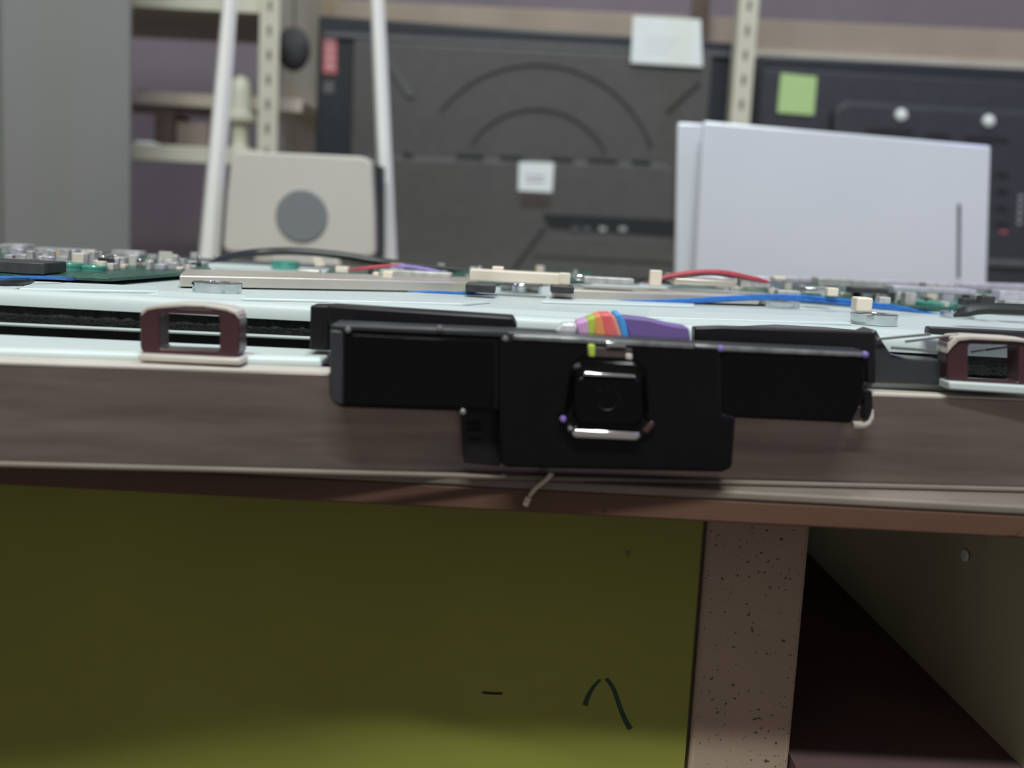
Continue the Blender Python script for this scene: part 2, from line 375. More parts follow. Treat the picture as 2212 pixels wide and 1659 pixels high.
obj('loop_lit_rim', MB().px([(303, 684), (306, 670), (318, 662), (345, 658), (385, 655), (440, 657), (490, 664), (510, 673), (517, 690), (508, 680), (488, 672), (440, 664), (400, 663), (340, 667), (318, 671)], .3002, .0090), M_cream, l1, .0003)  # cream strip paints the lit top rim of the loop
obj('loop_foot', MB().px([(298, 765), (518, 776), (520, 790), (298, 780)], .2968, .016), M_cream, l1, .0006)
l2 = obj('mounting_loop', loop(2046, 728, 2262, 832, 2092, 742, 2200, 822, .319, .008, 6), M_maroon, tv, .0005, label='maroon plastic loop right of the control module')
obj('loop_lit_rim', MB().px([(2046, 765), (2050, 742), (2066, 727), (2100, 725), (2190, 730), (2262, 738), (2262, 745), (2190, 738), (2100, 734), (2072, 737), (2058, 750)], .3182, .0090), M_cream, l2, .0003)  # lit top rim again, painted in cream
obj('loop_foot', MB().px([(2050, 824), (2290, 838), (2290, 858), (2050, 842)], .3165, .014), M_white, l2, .0006)
# dark plastic corner right of the module, with bright wires lying over it
obj('corner_moulding', MB().px([(1868, 722), (1893, 712), (1905, 735), (1925, 765), (1960, 775), (2046, 782), (2046, 832), (1872, 826)], .324, .012), M_smoke, tv, .0005)
obj('corner_moulding', MB().px([(2008, 706), (2330, 722), (2330, 742), (2005, 722)], .339, .004), M_smoke, tv, .0004)
for pts in ([(1893, 733), (2010, 722)], [(1955, 738), (2070, 724)], [(1925, 751), (2045, 760)], [(2098, 760), (2180, 748)]):
    obj('bare_wire', MB().tube([UY(x, y, .3225 if pts[0][0] < 2090 else .330) for x, y in pts], .0004, 8), M_zinc, tv)
# ------------------------------------------------------------------ control module (buttons and receiver)
def Ym(x): return .2915 + (x - 1106) / 1106 * .016
cm = obj('control_module', MB().px([(1078, 728), (1558, 750), (1561, 895), (1590, 900), (1582, 1012), (1560, 1021), (1095, 1011), (1078, 1000)], Ym, .012), M_module, tv, .0010,
         label='glossy black control and receiver module clipped over the bezel')
# wings
lw = obj('wing', MB().px([(716, 708), (1092, 728), (1092, 893), (742, 882), (722, 876), (712, 860)], lambda x: Ym(x) + .0015, .0095), M_module, cm, .0012)
obj('receiver_window', MB().px([(745, 722), (1064, 738), (1064, 882), (760, 874), (745, 866)], lambda x: Ym(x) + .0008, .001), M_gloss, cm, .0003, label='deep black receiver window')
rw = obj('wing', MB().px([(1550, 756), (1872, 770), (1866, 860), (1840, 915), (1556, 902)], lambda x: Ym(x) + .0008, .0095), M_gloss, cm, .0008)
obj('wing_rim', MB().px([(1500, 744), (1872, 760), (1872, 771), (1500, 756)], lambda x: Ym(x) + .0005, .012), M_smoke, cm, .0004)
obj('wing_rim', MB().px([(716, 700), (1110, 716), (1110, 730), (716, 712)], lambda x: Ym(x) + .001, .012), M_smoke, cm, .0004)
obj('wing_rim', MB().px([(1095, 716), (1500, 738), (1500, 752), (1095, 732)], lambda x: Ym(x) - .0002, .014), M_smoke, cm, .0005)
obj('wing_side', MB().px([(712, 712), (742, 714), (742, 876), (720, 872), (712, 858)], lambda x: Ym(x) + .0012, .0094), M_smoke, cm, .0006)
obj('tab', MB().px([(994, 880), (1080, 886), (1080, 1008), (1002, 1000)], lambda x: Ym(x) + .008, .005), M_black, cm, .0004, label='dark grey tab with two short slots')
for q in (0, 13): obj('tab_slot', MB().px([(1010, 912 + q), (1038, 912 + q), (1038, 919 + q), (1010, 919 + q)], .2975, .0009), M_gloss, cm)
obj('tab_slot', MB().px([(1008, 947), (1040, 949), (1040, 951), (1008, 949)], .2975, .0009), M_gloss, cm)
M_rim = mat('rim_highlight_grey', (.20, .20, .205), .22, .3, .35, 220)  # lighter grey that puts the rim highlight into the colour
obj('rim_highlight', MB().px([(1108, 722), (1500, 742), (1500, 755), (1108, 735)], lambda x: Ym(x) - .0006, .004), M_rim, cm, .0005, label='grey strip painting the highlight on the upper edge of the module')
obj('rim_highlight', MB().px([(1500, 744), (1560, 747), (1872, 762), (1872, 773), (1560, 760), (1500, 757)], lambda x: Ym(x) + .0002, .004), M_rim, cm, .0005)
for cx, cy in ((950, 709), (752, 712), (1092, 731), (1000, 889)): obj('glint_pin', MB().lathe(UY(cx, cy, Ym(cx) + .0004), [(.0008, -.001), (.0008, .0003), (.0003, .0007)], 14, 'y'), M_zinc, cm)  # small shine spots on the module, shaped as zinc pins
for cx, cy in ((1557, 753), (1869, 766)): obj('glint_pin', MB().lathe(UY(cx, cy, Ym(cx) + .0000), [(.0009, -.001), (.0009, .0003), (.0003, .0007)], 14, 'y'), M_violet, cm, label='tiny violet pin standing for a glint')  # violet glints on the rim, given shape and colour
# back brackets standing over the chassis edge
obj('bracket', MB().px([(670, 660), (712, 660), (712, 758), (668, 756)], .318, .010).px([(705, 660), (1108, 686), (1118, 706), (1108, 716), (712, 704)], .312, .012), M_black, cm, .0006)
obj('bracket', MB().px([(1500, 708), (1560, 706), (1892, 718), (1892, 830), (1872, 826), (1872, 760), (1500, 744)], .318, .006), M_black, cm, .0006)
obj('bracket_cover', MB().pz([(1530, 707), (1680, 700), (1760, 704), (1886, 716), (1880, 724), (1530, 714)], .7872, .0018), M_smoke, cm, .0005)
# power button in its chromed opening
bx = lambda x: Ym(x) - .0012
fr_o = [(1236, 790), (1258, 770), (1375, 776), (1398, 798), (1402, 905), (1410, 915), (1386, 946), (1372, 954), (1238, 948), (1228, 940), (1208, 905), (1222, 880)]
mb = MB()
def scale_poly(p, s, cx, cy): return [(cx + (x - cx) * s, cy + (y - cy) * s) for x, y in p]
O = [UY(x, y, bx(x)) for x, y in fr_o]; I = [UY(x, y, bx(x) + .0010) for x, y in scale_poly(fr_o, .86, 1312, 862)]; B = [UY(x, y, bx(x) + .0022) for x, y in fr_o]
n = len(O)
mb.add(O + I + B, [[k, (k + 1) % n, n + (k + 1) % n, n + k] for k in range(n)] + [[k, 2 * n + k, 2 * n + (k + 1) % n, (k + 1) % n] for k in range(n)])
pb = obj('power_button', MB().px(rrect(1240, 812, 1388, 918, 22, 5, 4), lambda x: Ym(x) - .0022, .004), M_gloss, cm, .0009, label='black rounded square power button')
obj('button_trim', mb, M_module, cm, label='bevelled dark trim round the button')
obj('button_trim', MB().px([(1246, 926), (1380, 933), (1386, 944), (1376, 953), (1240, 947), (1232, 936)], lambda x: Ym(x) - .0030, .003), M_chrome, cm, .0008, label='chrome bar standing for the highlight on the lower button trim')  # chrome bars only where the trim catches highlights, rest left dark
obj('button_trim', MB().px([(1262, 803), (1372, 809), (1376, 818), (1258, 812)], lambda x: Ym(x) - .0030, .003), M_chrome, cm, .0006)
for cx, cy in ((1216, 905), (1231, 923)): obj('trim_glint', MB().lathe(UY(cx, cy, Ym(cx) - .0022), [(.0009, 0), (.0009, .0004), (.0005, .0010)], 16, 'y'), M_chrome if cy > 910 else M_violet, cm)
obj('trim_glint', MB().px([(1388, 930), (1408, 908), (1416, 918), (1398, 940)], lambda x: Ym(x) - .002, .002), M_maroon, cm, .0005)
# power symbol, barely visible
mb = MB(); C0 = UY(1312, 862, Ym(1312) - .00235)
mb.tube([C0 + Vector((math.sin(a), 0, math.cos(a))) * .0030 for a in [math.radians(35 + 290 * k / 20) for k in range(21)]], .00016, 6)
mb.tube([C0 + Vector((0, 0, .0014)), C0 + Vector((0, 0, .0040))], .00016, 6)
obj('power_symbol', mb, M_black, pb)
# connector slot above the button
obj('socket', MB().px([(1268, 748), (1366, 753), (1366, 776), (1268, 771)], lambda x: Ym(x) - .0012, .003), M_brownst, cm, .0004)
obj('socket_pin', MB().px([(1270, 744), (1286, 745), (1286, 772), (1272, 771)], lambda x: Ym(x) - .0022, .002), M_rib['lime'], cm, .0005)
obj('socket_pin', MB().px([(1308, 738), (1355, 741), (1352, 752), (1310, 750)], lambda x: Ym(x) - .0020, .002), M_zinc, cm, .0003)
obj('socket_pin', MB().px([(1352, 764), (1366, 765), (1366, 778), (1352, 776)], lambda x: Ym(x) - .0020, .002), M_cream, cm, .0003)
# rainbow ribbon cable
rb = obj('plug', MB().px([(1196, 722), (1206, 706), (1216, 699), (1240, 699), (1248, 704), (1248, 724)], .304, .006), M_clear, cm, .0006, label='clear plug beside the ribbon cable')
strands = [('pink', (1247, 693, 1272, 730), 1270, 688), ('lime', (1268, 690, 1283, 730), 0, 0)]
def ribbon(k, p, Y=.302, d=.012): return obj('ribbon_strand', MB().px(p, Y, d), M_rib[k], cm, .0005)
ribbon('pink', [(1245, 698), (1270, 690), (1274, 728), (1250, 726)])
ribbon('lime', [(1268, 690), (1286, 683), (1285, 729), (1270, 728)])
ribbon('orange', [(1283, 684), (1298, 679), (1312, 730), (1284, 729)])
ribbon('red', [(1296, 679), (1322, 679), (1338, 731), (1308, 730)])
ribbon('salmon', [(1320, 679), (1330, 685), (1346, 731), (1334, 731)])
ribbon('blue', [(1326, 678), (1340, 677), (1350, 692), (1360, 732), (1344, 731), (1336, 700)])
ribbon('purple', [(1343, 684), (1400, 690), (1450, 702), (1488, 708), (1492, 735), (1360, 729), (1350, 700)], .304, .010)
# ------------------------------------------------------------------ circuit boards on the chassis
def board(pts, z, t=.0012, m_=M_pcb, name='circuit_board', label=None, bev=.0002):
    return obj(name, MB().pz(pts, z, t), m_, tv, bev, label=label)
def comp(par, x0, y0, x1, y1, Y, d, m_, name='component', bev=.0005): return obj(name, MB().pbox(x0, y0, x1, y1, Y, d), m_, par, bev)
ZP = .7895
b1 = board([(-300, 560), (0, 590), (235, 601), (460, 585), (440, 563), (150, 548), (-300, 530)], ZP, label='green power board at the left')
for x0_, y0_, x1_, y1_, Y_, d_, mm in ((-60, 530, -8, 572, .56, .02, M_cap), (2, 528, 48, 558, .56, .015, M_cap), (22, 534, 42, 560, .54, .008, M_lilac), (52, 540, 66, 566, .55, .01, M_box2),
                                 (70, 538, 188, 548, .60, .014, M_cap), (72, 549, 112, 562, .55, .01, M_lilac), (118, 544, 150, 562, .56, .01, M_amber), (150, 545, 182, 563, .57, .01, M_cap),
                                 (-110, 563, 96, 588, .405, .02, M_darkcomp), (226, 550, 240, 566, .56, .006, M_box2), (240, 542, 300, 562, .60, .012, M_cap), (250, 566, 372, 579, .56, .02, M_cap),
                                 (300, 552, 372, 566, .57, .01, M_zinc), (378, 564, 440, 573, .55, .01, M_cap)):
    comp(b1, x0_, y0_, x1_, y1_, Y_, d_, mm)
for cx, yb_, hpx, wpx in ((205, 580, 14, 20), (330, 560, 10, 24), (420, 558, 12, 18), (470, 562, 10, 18)):
    c_ = UY(cx, yb_, .57); obj('capacitor', MB().lathe(c_, [(wpx * .57 / 4800, 0), (wpx * .57 / 4800, hpx * .57 / 2400), (wpx * .5 / 4800, hpx * .6 / 2400)], 18), M_cap, b1)
rnd = random.Random(5)
for i in range(26):
    cx = rnd.uniform(190, 560); comp(b1, cx, 0, cx + 1, 1, .5, .001, M_cap) if False else None
# left shield plate
s1 = board([(388, 592), (400, 581), (1000, 598), (1030, 603), (1033, 610), (388, 595)], .7914, .0042, M_shield, 'shield_plate', 'long nickel shield plate left of the middle', .0006)
comp(s1, 640, 583, 690, 592, .52, .006, M_shield); comp(s1, 820, 586, 975, 598, .50, .01, M_cap); comp(s1, 724, 576, 752, 589, .53, .005, M_ivory); comp(s1, 805, 588, 818, 597, .50, .004, M_ivory)
comp(s1, 826, 586, 848, 606, .485, .004, M_ivory, 'connector'); comp(s1, 842, 570, 872, 588, .56, .006, M_ivory, 'connector')
b2 = board([(700, 590), (720, 574), (1280, 588), (1280, 606), (1100, 612)], .7885)
iv = obj('connector_housing', MB().pbox(1014, 587, 1226, 612, .47, .012), M_ivory, tv, .0006, label='long ivory connector housing at the middle of the chassis')
obj('latch', MB().pbox(1063, 576, 1088, 590, .475, .006), M_ivory, iv, .0005)
obj('latch', MB().pbox(1208, 590, 1232, 614, .469, .006), M_ivory, iv, .0005)
comp(tv, 1244, 594, 1262, 606, .49, .008, M_zinc, 'screw'); comp(tv, 1262, 600, 1370, 614, .475, .01, M_cap, 'heat_spreader')
s2 = board([(1192, 622), (1200, 615), (1560, 627), (1660, 634), (1640, 640), (1196, 625)], .7912, .0036, M_shield, 'shield_plate', 'nickel shield plate right of the middle', .0006)
comp(s2, 1404, 584, 1430, 618, .49, .005, M_ivory, 'connector')
b3 = board([(1440, 622), (1500, 603), (2350, 640), (2380, 668), (1960, 662)], .789, label='main board at the right')
for x0_, y0_, x1_, y1_, Y_, d_, mm in ((1455, 604, 1590, 617, .50, .012, M_shield), (1600, 604, 1665, 622, .50, .01, M_cap), (1672, 598, 1700, 606, .58, .01, M_ivory), (1700, 600, 1768, 612, .60, .01, M_lilac),
        (1768, 604, 1925, 622, .58, .015, M_cap), (1740, 622, 1800, 634, .50, .01, M_zinc), (1788, 622, 1812, 640, .48, .006, M_ivory), (1930, 622, 2110, 634, .55, .015, M_lilac), (2000, 612, 2060, 624, .56, .01, M_cap),
        (1840, 622, 1920, 634, .52, .01, M_darkcomp), (2120, 640, 2150, 664, .47, .006, M_darkcomp), (2080, 645, 2108, 660, .48, .006, M_darkcomp), (2160, 630, 2260, 650, .52, .01, M_lilac), (1680, 628, 1730, 640, .50, .008, M_cap), (1900, 642, 1925, 656, .46, .006, M_cap), (2170, 650, 2240, 668, .47, .008, M_cap)):
    comp(b3, x0_, y0_, x1_, y1_, Y_, d_, mm)
# tiny parts sprinkled over the boards
rr_ = random.Random(3)
def sprinkle(par, xa, xb, ya, yb, slope, z, n, hmax=.006):
    for i in range(n):
        x = rr_.uniform(xa, xb); y = rr_.uniform(ya, yb) + slope * (x - xa); p = UZ(x, y, z)
        w_ = rr_.uniform(.0012, .0065); d_ = rr_.uniform(.002, .008); h = rr_.uniform(.0008, hmax)
        m_ = rr_.choice([M_cap, M_lilac, M_darkcomp, M_ivory, M_cap, M_zinc, M_speaker])
        if rr_.random() < .3:
            obj('capacitor', MB().lathe(p, [(w_ * .5, 0), (w_ * .5, h * .95), (w_ * .42, h)], 16), m_, par)
        else: obj('component', MB().box(p.x - w_ / 2, p.x + w_ / 2, p.y, p.y + d_, z, z + h), m_, par, .0003)
sprinkle(b1, -40, 200, 560, 588, .0, ZP, 30, .007); sprinkle(b1, 200, 440, 564, 584, .0, ZP, 48, .005)
sprinkle(b3, 1520, 1900, 616, 630, .045, .789, 30, .006); sprinkle(b3, 1900, 2300, 634, 660, .03, .789, 44, .006)
sprinkle(b2, 760, 1250, 584, 600, .01, .7885, 24, .005)
# far rim of the set
obj('far_rim', MB().prism([UY(1440, 592, .64), UY(2700, 628, .66), UY(2700, 648, .66), UY(1440, 606, .64)], (0, .012, 0)), M_lilac, tv, .001, label='grey rolled far rim')
obj('far_rim', MB().box(-.45, .07, .64, .655, ZC - .004, ZC + .0015), M_smoke, tv, .001)
# set body under the chassis
obj('screen_panel', MB().box(-.54, .54, .362, .655, ZB + .0005, .7834), M_smoke, tv, .001, label='dark edge of the screen panel below the chassis')
# ------------------------------------------------------------------ wires (part of the television)
def cable(pts, r, m_, flat=1., label=None, n=8):
    P = smoothpath(pts, n); k = len(P); return obj('cable', MB().tube(P, [r * min(1, .25 + i / 6, .25 + (k - 1 - i) / 6) for i in range(k)], 8, flat), m_, tv, label=label)
cable([UY(455, 566, .56), UY(500, 553, .57), UY(560, 545, .58), UY(640, 543, .58), UY(740, 552, .58), UY(830, 566, .58), UY(1000, 584, .57)], .0022, M_cable, .9, 'thick black cable arching over the left boards')
cable([UY(750, 584, .53), UY(800, 578, .53), UY(850, 574, .53), UY(900, 578, .53), UY(955, 590, .53)], .0009, M_red)
cable([UY(845, 577, .528), UY(880, 576, .528), UY(930, 584, .528), UY(965, 591, .528)], .0010, M_violet)
cable([UY(1395, 612, .50), UY(1440, 598, .50), UY(1500, 588, .50), UY(1560, 588, .50), UY(1620, 600, .50), UY(1665, 610, .50)], .0010, M_red, 1, 'red wire arching over the main board')
cable([UY(1380, 610, .505), UY(1450, 600, .505), UY(1530, 592, .505), UY(1600, 600, .505), UY(1650, 612, .505)], .0007, M_cable)
wa, wb_ = UZ(1320, 650, ZC + .0006), UZ(2000, 677, ZC + .0006)
for k in range(4):
    dy = 2.2 * k; g = lambda x: wa.y + (wb_.y - wa.y) * (x - 1320) / 680 + .0010 * (k % 2)
    cable([wa + Vector((.002 * k, 0, 0))] + [UY(x, y, g(x)) for x, y in ((1400, 651 + dy * .4), (1480, 648 + dy * .8), (1560, 643 + dy), (1650, 639 + dy), (1740, 641 + dy * 1.3), (1865, 653 + dy * 1.4), (1950, 665 + dy * .8))] + [wb_ + Vector((.002 * k, 0, 0))], .00065, M_blue, label='blue wire of the bundle across the chassis')
cable([UZ(880, 629, ZC + .0012), UZ(960, 632, ZC + .0012), UZ(1075, 638, ZC + .0005)], .0006, M_blue)
cable([UZ(-60, 600, ZC + .003), UZ(30, 600, ZC + .003), UZ(110, 600, ZC + .003), UZ(190, 606, ZC + .0005)], .0006, M_blue)
obj('cable_clip', MB().pbox(1851, 643, 1886, 674, .412, .008), M_ivory, tv, .0008, label='ivory clip holding the blue wires')
cable([UY(2060, 682, .43), UY(2110, 668, .43), UY(2180, 668, .43), UY(2300, 676, .43), UY(2420, 700, .43)], .0028, M_cable, .8, 'black sleeve at the right edge of the chassis')
cable([UZ(-40, 612, ZC + .002), UZ(40, 610, ZC + .002), UZ(75, 607, ZC + .001)], .0012, M_cable)
for (xa, ya, xb, yb) in ((1190, 618, 1240, 634), (1005, 614, 1070, 632)):
    comp(tv, xa, ya, xb, yb, .452 if xa < 1100 else .452, .012, M_darkcomp, 'black_tape')
# thin flat ivory lead rising left of the middle
obj('flat_lead', MB().px([(668, 540), (688, 540), (702, 574), (682, 576)], .62, .001), M_ivory, tv, .0002)
# ------------------------------------------------------------------ things standing on the bench behind
sp = thing('speaker', 'pale beige boxed speaker with a round grey grille, standing behind the opened television', 'speaker', (UY(655, 600, 1.0).x, 1.02, ZB))
def px_to(zb, pts, Y): return [UY(x, y, Y) for x, y in pts]
P = px_to(0, [(500, 334), (512, 326), (778, 338), (796, 343), (801, 356), (808, 460), (811, 540), (808, 551), (798, 555), (500, 545), (485, 541), (482, 528), (490, 420)], 1.0)
obj('casing', MB().prism(P, (0, .035, 0)), M_speaker, sp, .002)
gc = UY(652, 467, .9995); obj('grille', MB().lathe(gc, [(.0232, -.001), (.0232, .0008), (.0222, .0016)], 40, 'y'), M_grille, sp, label='round grey grille')
xa, xb = UY(560, 560, 1.0).x, UY(760, 560, 1.0).x
zc_ = UY(655, 548, 1.0).z
obj('foot', MB().prism([(xa, 0 + 1.0, ZB), (xb, 1.0, ZB), (xb - .015, 1.0, zc_ + .006), (xa + .015, 1.0, zc_ + .006)], (0, .05, 0)), M_speaker, sp, .003)
obj('side_shadow_gap', MB().px([(800, 352), (826, 360), (826, 556), (808, 552)], 1.02, .02), M_tvb, sp, label='dark slab standing for the shadow gap at the side')  # dark slab put in for the shade beside the casing
# two polished poles
def pole(pts, wpx, Y, label):
    a, b = UY(*pts[0], Y), UY(*pts[1], Y); d = (a - b); k = (ZB - b.z) / d.z; base = b + d * k; topp = b + d * 2.0
    r0, r1 = wpx[1] * Y / 4800, wpx[0] * Y / 4800
    n_ = 12; path = [base.lerp(topp, i / n_) for i in range(n_ + 1)]
    t = thing('pole', label, 'pole', base)
    obj('tube', MB().tube(path, [r0 + (r1 - r0) * min(1, i / 6) for i in range(n_ + 1)], 6), M_pole, t, smooth=True)
    obj('foot_cap', MB().lathe(base, [(r0 * 1.25, 0), (r0 * 1.25, .02), (r0 * 1.05, .024)], 20), M_ivory, t)
    return t
pole([(497, 0), (451, 556)], (32, 46), 1.06, 'shiny steel pole left of the beige speaker, leaning to the right')
pole([(815, 0), (840, 556)], (30, 34), 1.06, 'shiny steel pole right of the beige speaker, leaning to the left')
# white flat panels
def sheet(pts, Y, d, label):
    # extend the lower edge down to the bench
    (x0_, y0_), (x1_, y1_), (x2_, y2_), (x3_, y3_) = pts
    A, B, C_, D_ = UY(x0_, y0_, Y), UY(x1_, y1_, Y), UY(x2_, y2_, Y), UY(x3_, y3_, Y)
    def down(T, Bm): k = (ZB - T.z) / (Bm.z - T.z); return T + (Bm - T) * k
    C2, D2 = down(B, C_), down(A, D_)
    o = obj('flat_panel', MB().prism([A, B, C2, D2], (0, d, 0)), M_sheet, None, .002); tag(o, label, 'panel'); return o
sheet([(1464, 264), (1560, 268), (1560, 590), (1458, 590)], .975, .008, 'pearl white flat panel showing only its left edge behind the larger one')
fp = sheet([(1520, 261), (2141, 315), (2132, 612), (1500, 590)], .950, .010, 'large pearl white flat panel leaning in front of the right television')
obj('slot', MB().px([(2069, 440), (2076, 442), (2074, 600), (2068, 600)], .9490, .0012), M_slot, fp, label='thin dark vertical slot')
# ------------------------------------------------------------------ rack with televisions behind the bench
RY = 1.36
rk = thing('storage_rack', 'cream slotted-angle storage rack standing behind the bench', 'storage rack', (0, 1.55, 0))
def rpost(cx, y, Y, wpx, topz=1.45):
    c_ = UY(cx, y, Y); hw = wpx * Y / 4800
    o = obj('upright', MB().box(c_.x - hw, c_.x + hw, Y, Y + .003, 0, topz).box(c_.x - hw, c_.x - hw + .003, Y + .003, Y + .03, 0, topz), M_rack, rk, .0006)
    mb = MB(); z = .74
    while z < 1.22:
        mb.box(c_.x - .0022, c_.x + .0022, Y - .0004, Y + .0005, z, z + .0115); z += .0285
    obj('slots', mb, M_hole, o)
    return c_.x
xl = rpost(580, 160, RY, 42); xr_ = rpost(1609, 135, RY, 40)
rpost(-480, 100, RY, 42); rpost(2720, 200, RY, 42)
RB = 1.76
for xx in (xl, xr_): obj('rear_upright', MB().box(xx - .012, xx + .016, RB, RB + .003, 0, 1.45), M_tan if xx < 0 else M_rack, rk)
def rshelf(x0_, x1_, px, py0, py1, Y0, Y1, m_, nm='shelf'):
    zt = UY(px, py0, Y0).z; zb = UY(px, py1, Y0).z
    return obj(nm, MB().box(x0_, x1_, Y0, Y0 + .003, zb, zt).box(x0_, x1_, Y0 + .003, Y1, zt - .004, zt - .001), m_, rk, .0008), zt
XL0 = UY(-480, 100, RY).x
_, z1 = rshelf(XL0, xl - .013, 430, -28, 22, RY + .004, RB, M_rack)
_, z2 = rshelf(XL0, xl + .022, 430, 203, 231, 1.455, RB, M_rack2)
_, z3 = rshelf(XL0, xl - .013, 430, 317, 352, RY + .004, RB, M_rack)
obj('side_sheet', MB().box(xl - .012, xl - .010, RY + .032, RB, .9, 1.4), M_rack, rk)
ZR = .742
obj('shelf', MB().box(XL0, UY(2720, 200, RY).x, RY + .004, RB, ZR - .03, ZR), M_rack, rk)
# beige rail and strut high behind the televisions
zr1 = UY(1106, 14, 1.66).z; zr0 = UY(1106, 92, 1.66).z
obj('rail', MB().prism([(xl + .02, 1.68, zr0), (1.3, 1.62, zr0 + .0), (1.3, 1.62, zr1), (xl + .02, 1.68, zr1)], (0, .018, 0)), M_beam, rk, .002, label='wide beige rail above the televisions')
obj('rail_lip', MB().prism([(xl + .02, 1.672, zr0 - .004), (1.3, 1.612, zr0 - .004), (1.3, 1.612, zr0 + .006), (xl + .02, 1.672, zr0 + .006)], (0, .008, 0)), M_beaml, rk, .001)
obj('strut', MB().pbox(1502, -200, 1540, 75, 1.6, .01), M_strut, rk, .001, label='dark brown strut above the white note')
# things on the rack shelves
bt = UY(518, 312, 1.40); bt.z = z3 + .0
b_ = obj('bottle', MB().lathe(bt, [(.0125, 0), (.0125, .004), (.0100, .006), (.0100, .030), (.012, .034), (.0215, .036), (.0215, .043), (.0145, .046), (.0135, .072), (.0115, .082), (.007, .088), (.002, .090)], 24), M_bottle)
tag(b_, 'milky white plastic bottle with a wide collar and rounded top on the lower rack shelf', 'bottle')
def onshelf(name, x0_, x1_, ytop, Y, d, z, m_, label, cat, bev=.003):
    A, B = UY(x0_, ytop, Y), UY(x1_, ytop, Y); o = obj(name, MB().box(A.x, B.x, Y, Y + d, z, A.z), m_, None, bev); tag(o, label, cat); return o
onshelf('carton', 333, 372, 240, 1.43, .08, z3, M_box1, 'dark brown carton on the lower rack shelf', 'box')
onshelf('carton', 376, 450, 262, 1.45, .08, z3, M_box2, 'pinkish grey carton beside the dark brown carton', 'box')
onshelf('crumpled_bag', 290, 330, 304, 1.39, .03, z3, M_paper, 'small white crumpled bag at the left end of the lower rack shelf', 'bag', .004)
onshelf('foam_block', 292, 318, 192, 1.52, .05, z2, M_rack2, 'pinkish foam block on the middle rack shelf', 'block', .004)
# dark coil hanging right of the left upright
cc = UY(630, 106, 1.44); rr2 = .021; cc.x = xl + .0125
o = obj('fabric_bundle', MB().lathe(cc - Vector((0, 0, rr2 * 1.3)), [(rr2 * max(.05, math.sin(math.pi * k / 16)) , rr2 * 1.3 * (1 - math.cos(math.pi * k / 16))) for k in range(17)], 28), M_bundle)
tag(o, 'dark grey rounded bundle tucked beside the left rack upright', 'bundle')
obj('tie', MB().tube([cc + Vector((0, 0, rr2 * 1.2)), Vector((cc.x, cc.y, 1.12))], .001, 8), M_bundle, o)
# -------------------------------------------------- television with arc ribs
def pt(x, y, Y): return UY(x, y, Y)
AY = 1.46
ta = thing('television', 'dark grey television back with curved ribs and white notes, standing on the rack', 'television', (pt(1130, 600, AY).x, AY + .02, ZR))
def wall_rect(x0_, ytl, x1_, ytr, Y): # top-left and top-right pixels, returns outline to the rack shelf
    A, B = UY(x0_, ytl, Y), UY(x1_, ytr, Y); return [A, B, Vector((B.x, Y, ZR + .0006)), Vector((A.x, Y, ZR + .0006))]
obj('frame', MB().prism(wall_rect(688, 33, 1592, 93, AY), (0, .03, 0)), M_tvb, ta, .003)
obj('back_cover', MB().prism(wall_rect(762, 84, 1542, 122, AY - .012), (0, .012, 0)), M_tv, ta, .005)
obj('top_ledge', MB().px([(700, 68), (1585, 112), (1585, 124), (700, 80)], AY - .006, .006), M_tvl, ta, .001)
hs = obj('lower_housing', MB().px([(780, 334), (1440, 352), (1462, 368), (1462, 606), (780, 586)], AY - .036, .024), M_tv, ta, .006)
for xv0, xv1 in ((870, 892), (985, 1045), (1080, 1130), (1190, 1238), (1270, 1335), (1365, 1405)):
    yv = 328 + (xv0 - 780) * .033; obj('vent', MB().px([(xv0, yv - 2), (xv1, yv + 1), (xv1, yv + 8), (xv0, yv + 5)], AY - .0372, .002), M_tvd, hs)
def arc(cx, cy, rx, a0, a1, n=40):
    return MB().tube([UY(cx + rx * math.cos(math.radians(a0 + (a1 - a0) * k / n)), cy - rx * math.sin(math.radians(a0 + (a1 - a0) * k / n)), AY - .0122) for k in range(n + 1)], .0024, 8, .5)
obj('arc_rib', arc(1158, 402, 262, 18, 142), M_groove, ta); obj('arc_rib', arc(1158, 402, 166, 26, 146), M_groove, ta)
obj('arc_rib', MB().tube([UY(1442, 242, AY - .012), UY(1512, 178, AY - .012)], .0025, 8), M_groove, ta)
obj('raised_bar', MB().px([(835, 135), (848, 143), (895, 208), (880, 210)], AY - .015, .004), M_tvl, ta, .0008)
# port recess
obj('port_recess', MB().px([(1172, 462), (1462, 476), (1462, 512), (1185, 492)], AY - .0370, .002), M_tvd, hs)
obj('port_step', MB().px([(1195, 508), (1462, 520), (1462, 570), (1150, 552)], AY - .0385, .004), M_tv, hs, .001)
obj('port_step', MB().tube([UY(1176, 492, AY - .037), UY(1110, 582, AY - .037)], .0016, 6), M_tvd, hs)
obj('port_step', MB().px([(1160, 566), (1462, 578), (1462, 606), (1130, 594)], AY - .040, .004), M_tv, hs, .001)
for cx in (1243, 1268, 1302, 1345): obj('port', MB().px([(cx - 8, 490), (cx + 8, 491), (cx + 8, 500), (cx - 8, 499)], AY - .0385, .002), M_tvl if cx < 1290 else M_cap, hs, .0005)
note = obj('paper_note', MB().px([(1368, 34), (1514, 42), (1518, 145), (1362, 136)], AY - .018, .0012), M_paper, ta, .0008, label='white paper note stuck at the top right')
for k in range(3): obj('note_writing', MB().px([(1396, 80 + 14 * k), (1470 - 14 * k, 84 + 14 * k), (1470 - 14 * k, 86 + 14 * k), (1396, 82 + 14 * k)], AY - .0184, .0004), MATS['pearl_white_sheet'], note)
lab = obj('label', MB().px([(1121, 350), (1197, 352), (1193, 416), (1119, 412)], AY - .0375, .001), M_paper, hs, .0006, label='small white label')
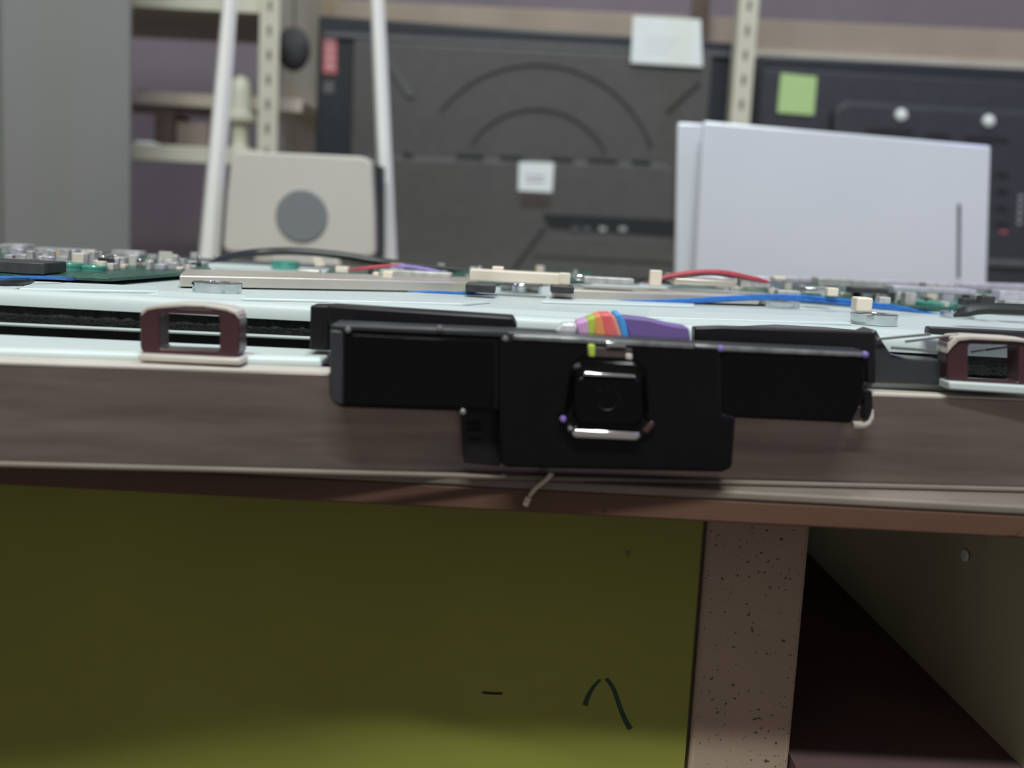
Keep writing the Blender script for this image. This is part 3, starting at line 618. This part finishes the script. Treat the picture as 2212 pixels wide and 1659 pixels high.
obj('label', MB().px([(1126, 421), (1191, 423), (1188, 447), (1124, 445)], AY - .0372, .001), M_brownst, hs, label='small brown label')
for k in range(2): obj('label_print', MB().px([(1136, 378 + 11 * k), (1176, 379 + 11 * k), (1176, 383 + 11 * k), (1136, 382 + 11 * k)], AY - .038, .0004), M_print, hs)
st = obj('sticker', MB().px([(699, 74), (728, 76), (727, 160), (698, 158)], AY - .0012, .0012), M_redst, ta, label='red vertical sticker')
for k in range(4): obj('sticker_print', MB().px([(703, 84 + 18 * k), (723, 85 + 18 * k), (723, 93 + 18 * k), (703, 92 + 18 * k)], AY - .0018, .0006), M_pinkst, ta)
obj('sticker', MB().px([(699, 175), (722, 176), (722, 202), (698, 201)], AY - .0012, .0012), M_tvl, ta, .0004)
# -------------------------------------------------- right television
BY = 1.45
tb = thing('television', 'blue black television back with a green sticky note, standing on the rack at the right', 'television', (pt(2100, 600, BY).x, BY + .02, ZR))
obj('frame', MB().prism(wall_rect(1640, 118, 2900, 186, BY), (0, .03, 0)), M_tvb, tb, .003)
obj('back_cover', MB().prism(wall_rect(1646, 146, 2890, 212, BY - .008), (0, .008, 0)), M_tv2, tb, .003)
h2 = obj('raised_housing', MB().px([(1800, 236), (1826, 216), (2900, 276), (2900, 640), (1800, 640)], BY - .028, .020), M_tv2, tb, .006)
for cx, cy in ((1946, 249), (2135, 262)): obj('screw', MB().lathe(UY(cx, cy, BY - .028), [(.0078, -.002), (.0078, .001), (.0066, .0040), (.0035, .0056), (.001, .006)], 20, 'y'), M_paper, h2)
for (xa, xb, y) in ((1872, 1975, 277), (2000, 2055, 288), (2082, 2180, 294)): obj('vent', MB().px([(xa, y), (xb, y + 4), (xb, y + 14), (xa, y + 10)], BY - .0290, .002), M_tvd, h2)
for k in range(4): obj('vent', MB().px([(2152, 372 + 36 * k), (2178, 374 + 36 * k), (2178, 384 + 36 * k), (2152, 382 + 36 * k)], BY - .0290, .002), M_tvd, h2)
for k in range(5): obj('port', MB().lathe(UY(2204 - k * .8, 425 + 14 * k, BY - .028), [(.0025, -.001), (.0025, .002)], 12, 'y'), M_cap, h2)
obj('port', MB().px([(2160, 498), (2176, 499), (2176, 504), (2160, 503)], BY - .029, .002), M_redst, h2)
obj('ledge', MB().px([(2130, 560), (2900, 590), (2900, 604), (2130, 574)], BY - .034, .006), M_tvl, h2, .001)
obj('sticky_note', MB().px([(1687, 158), (1765, 166), (1758, 249), (1679, 243)], BY - .0105, .001), M_sticky, tb, label='square green sticky note')
# ------------------------------------------------------------------ tall grey locker at the left
lx1 = UY(284, 260, 1.2).x
lk = thing('locker', 'tall plain grey steel locker at the left edge', 'locker', (lx1 - .12, 1.22, 0))
rd = Vector((lx1, 1.2, 0)).normalized(); fd = Vector((-rd.y, rd.x, 0)); L0 = Vector((lx1, 1.2, 0))
def lbox(a, b, d0, d1, z0, z1): return MB().prism([L0 + fd * a + rd * d0 + Vector((0, 0, z0)), L0 + fd * b + rd * d0 + Vector((0, 0, z0)), L0 + fd * b + rd * d1 + Vector((0, 0, z0)), L0 + fd * a + rd * d1 + Vector((0, 0, z0))], (0, 0, z1 - z0))
obj('body', lbox(0, .29, 0, .11, 0, 1.6), M_locker, lk, .002)
obj('door', lbox(.001, .1245, -.004, -.0005, .05, 1.55), M_locker, lk, .0015)
obj('door', lbox(.1275, .289, -.004, -.0005, .05, 1.55), M_locker, lk, .0015)
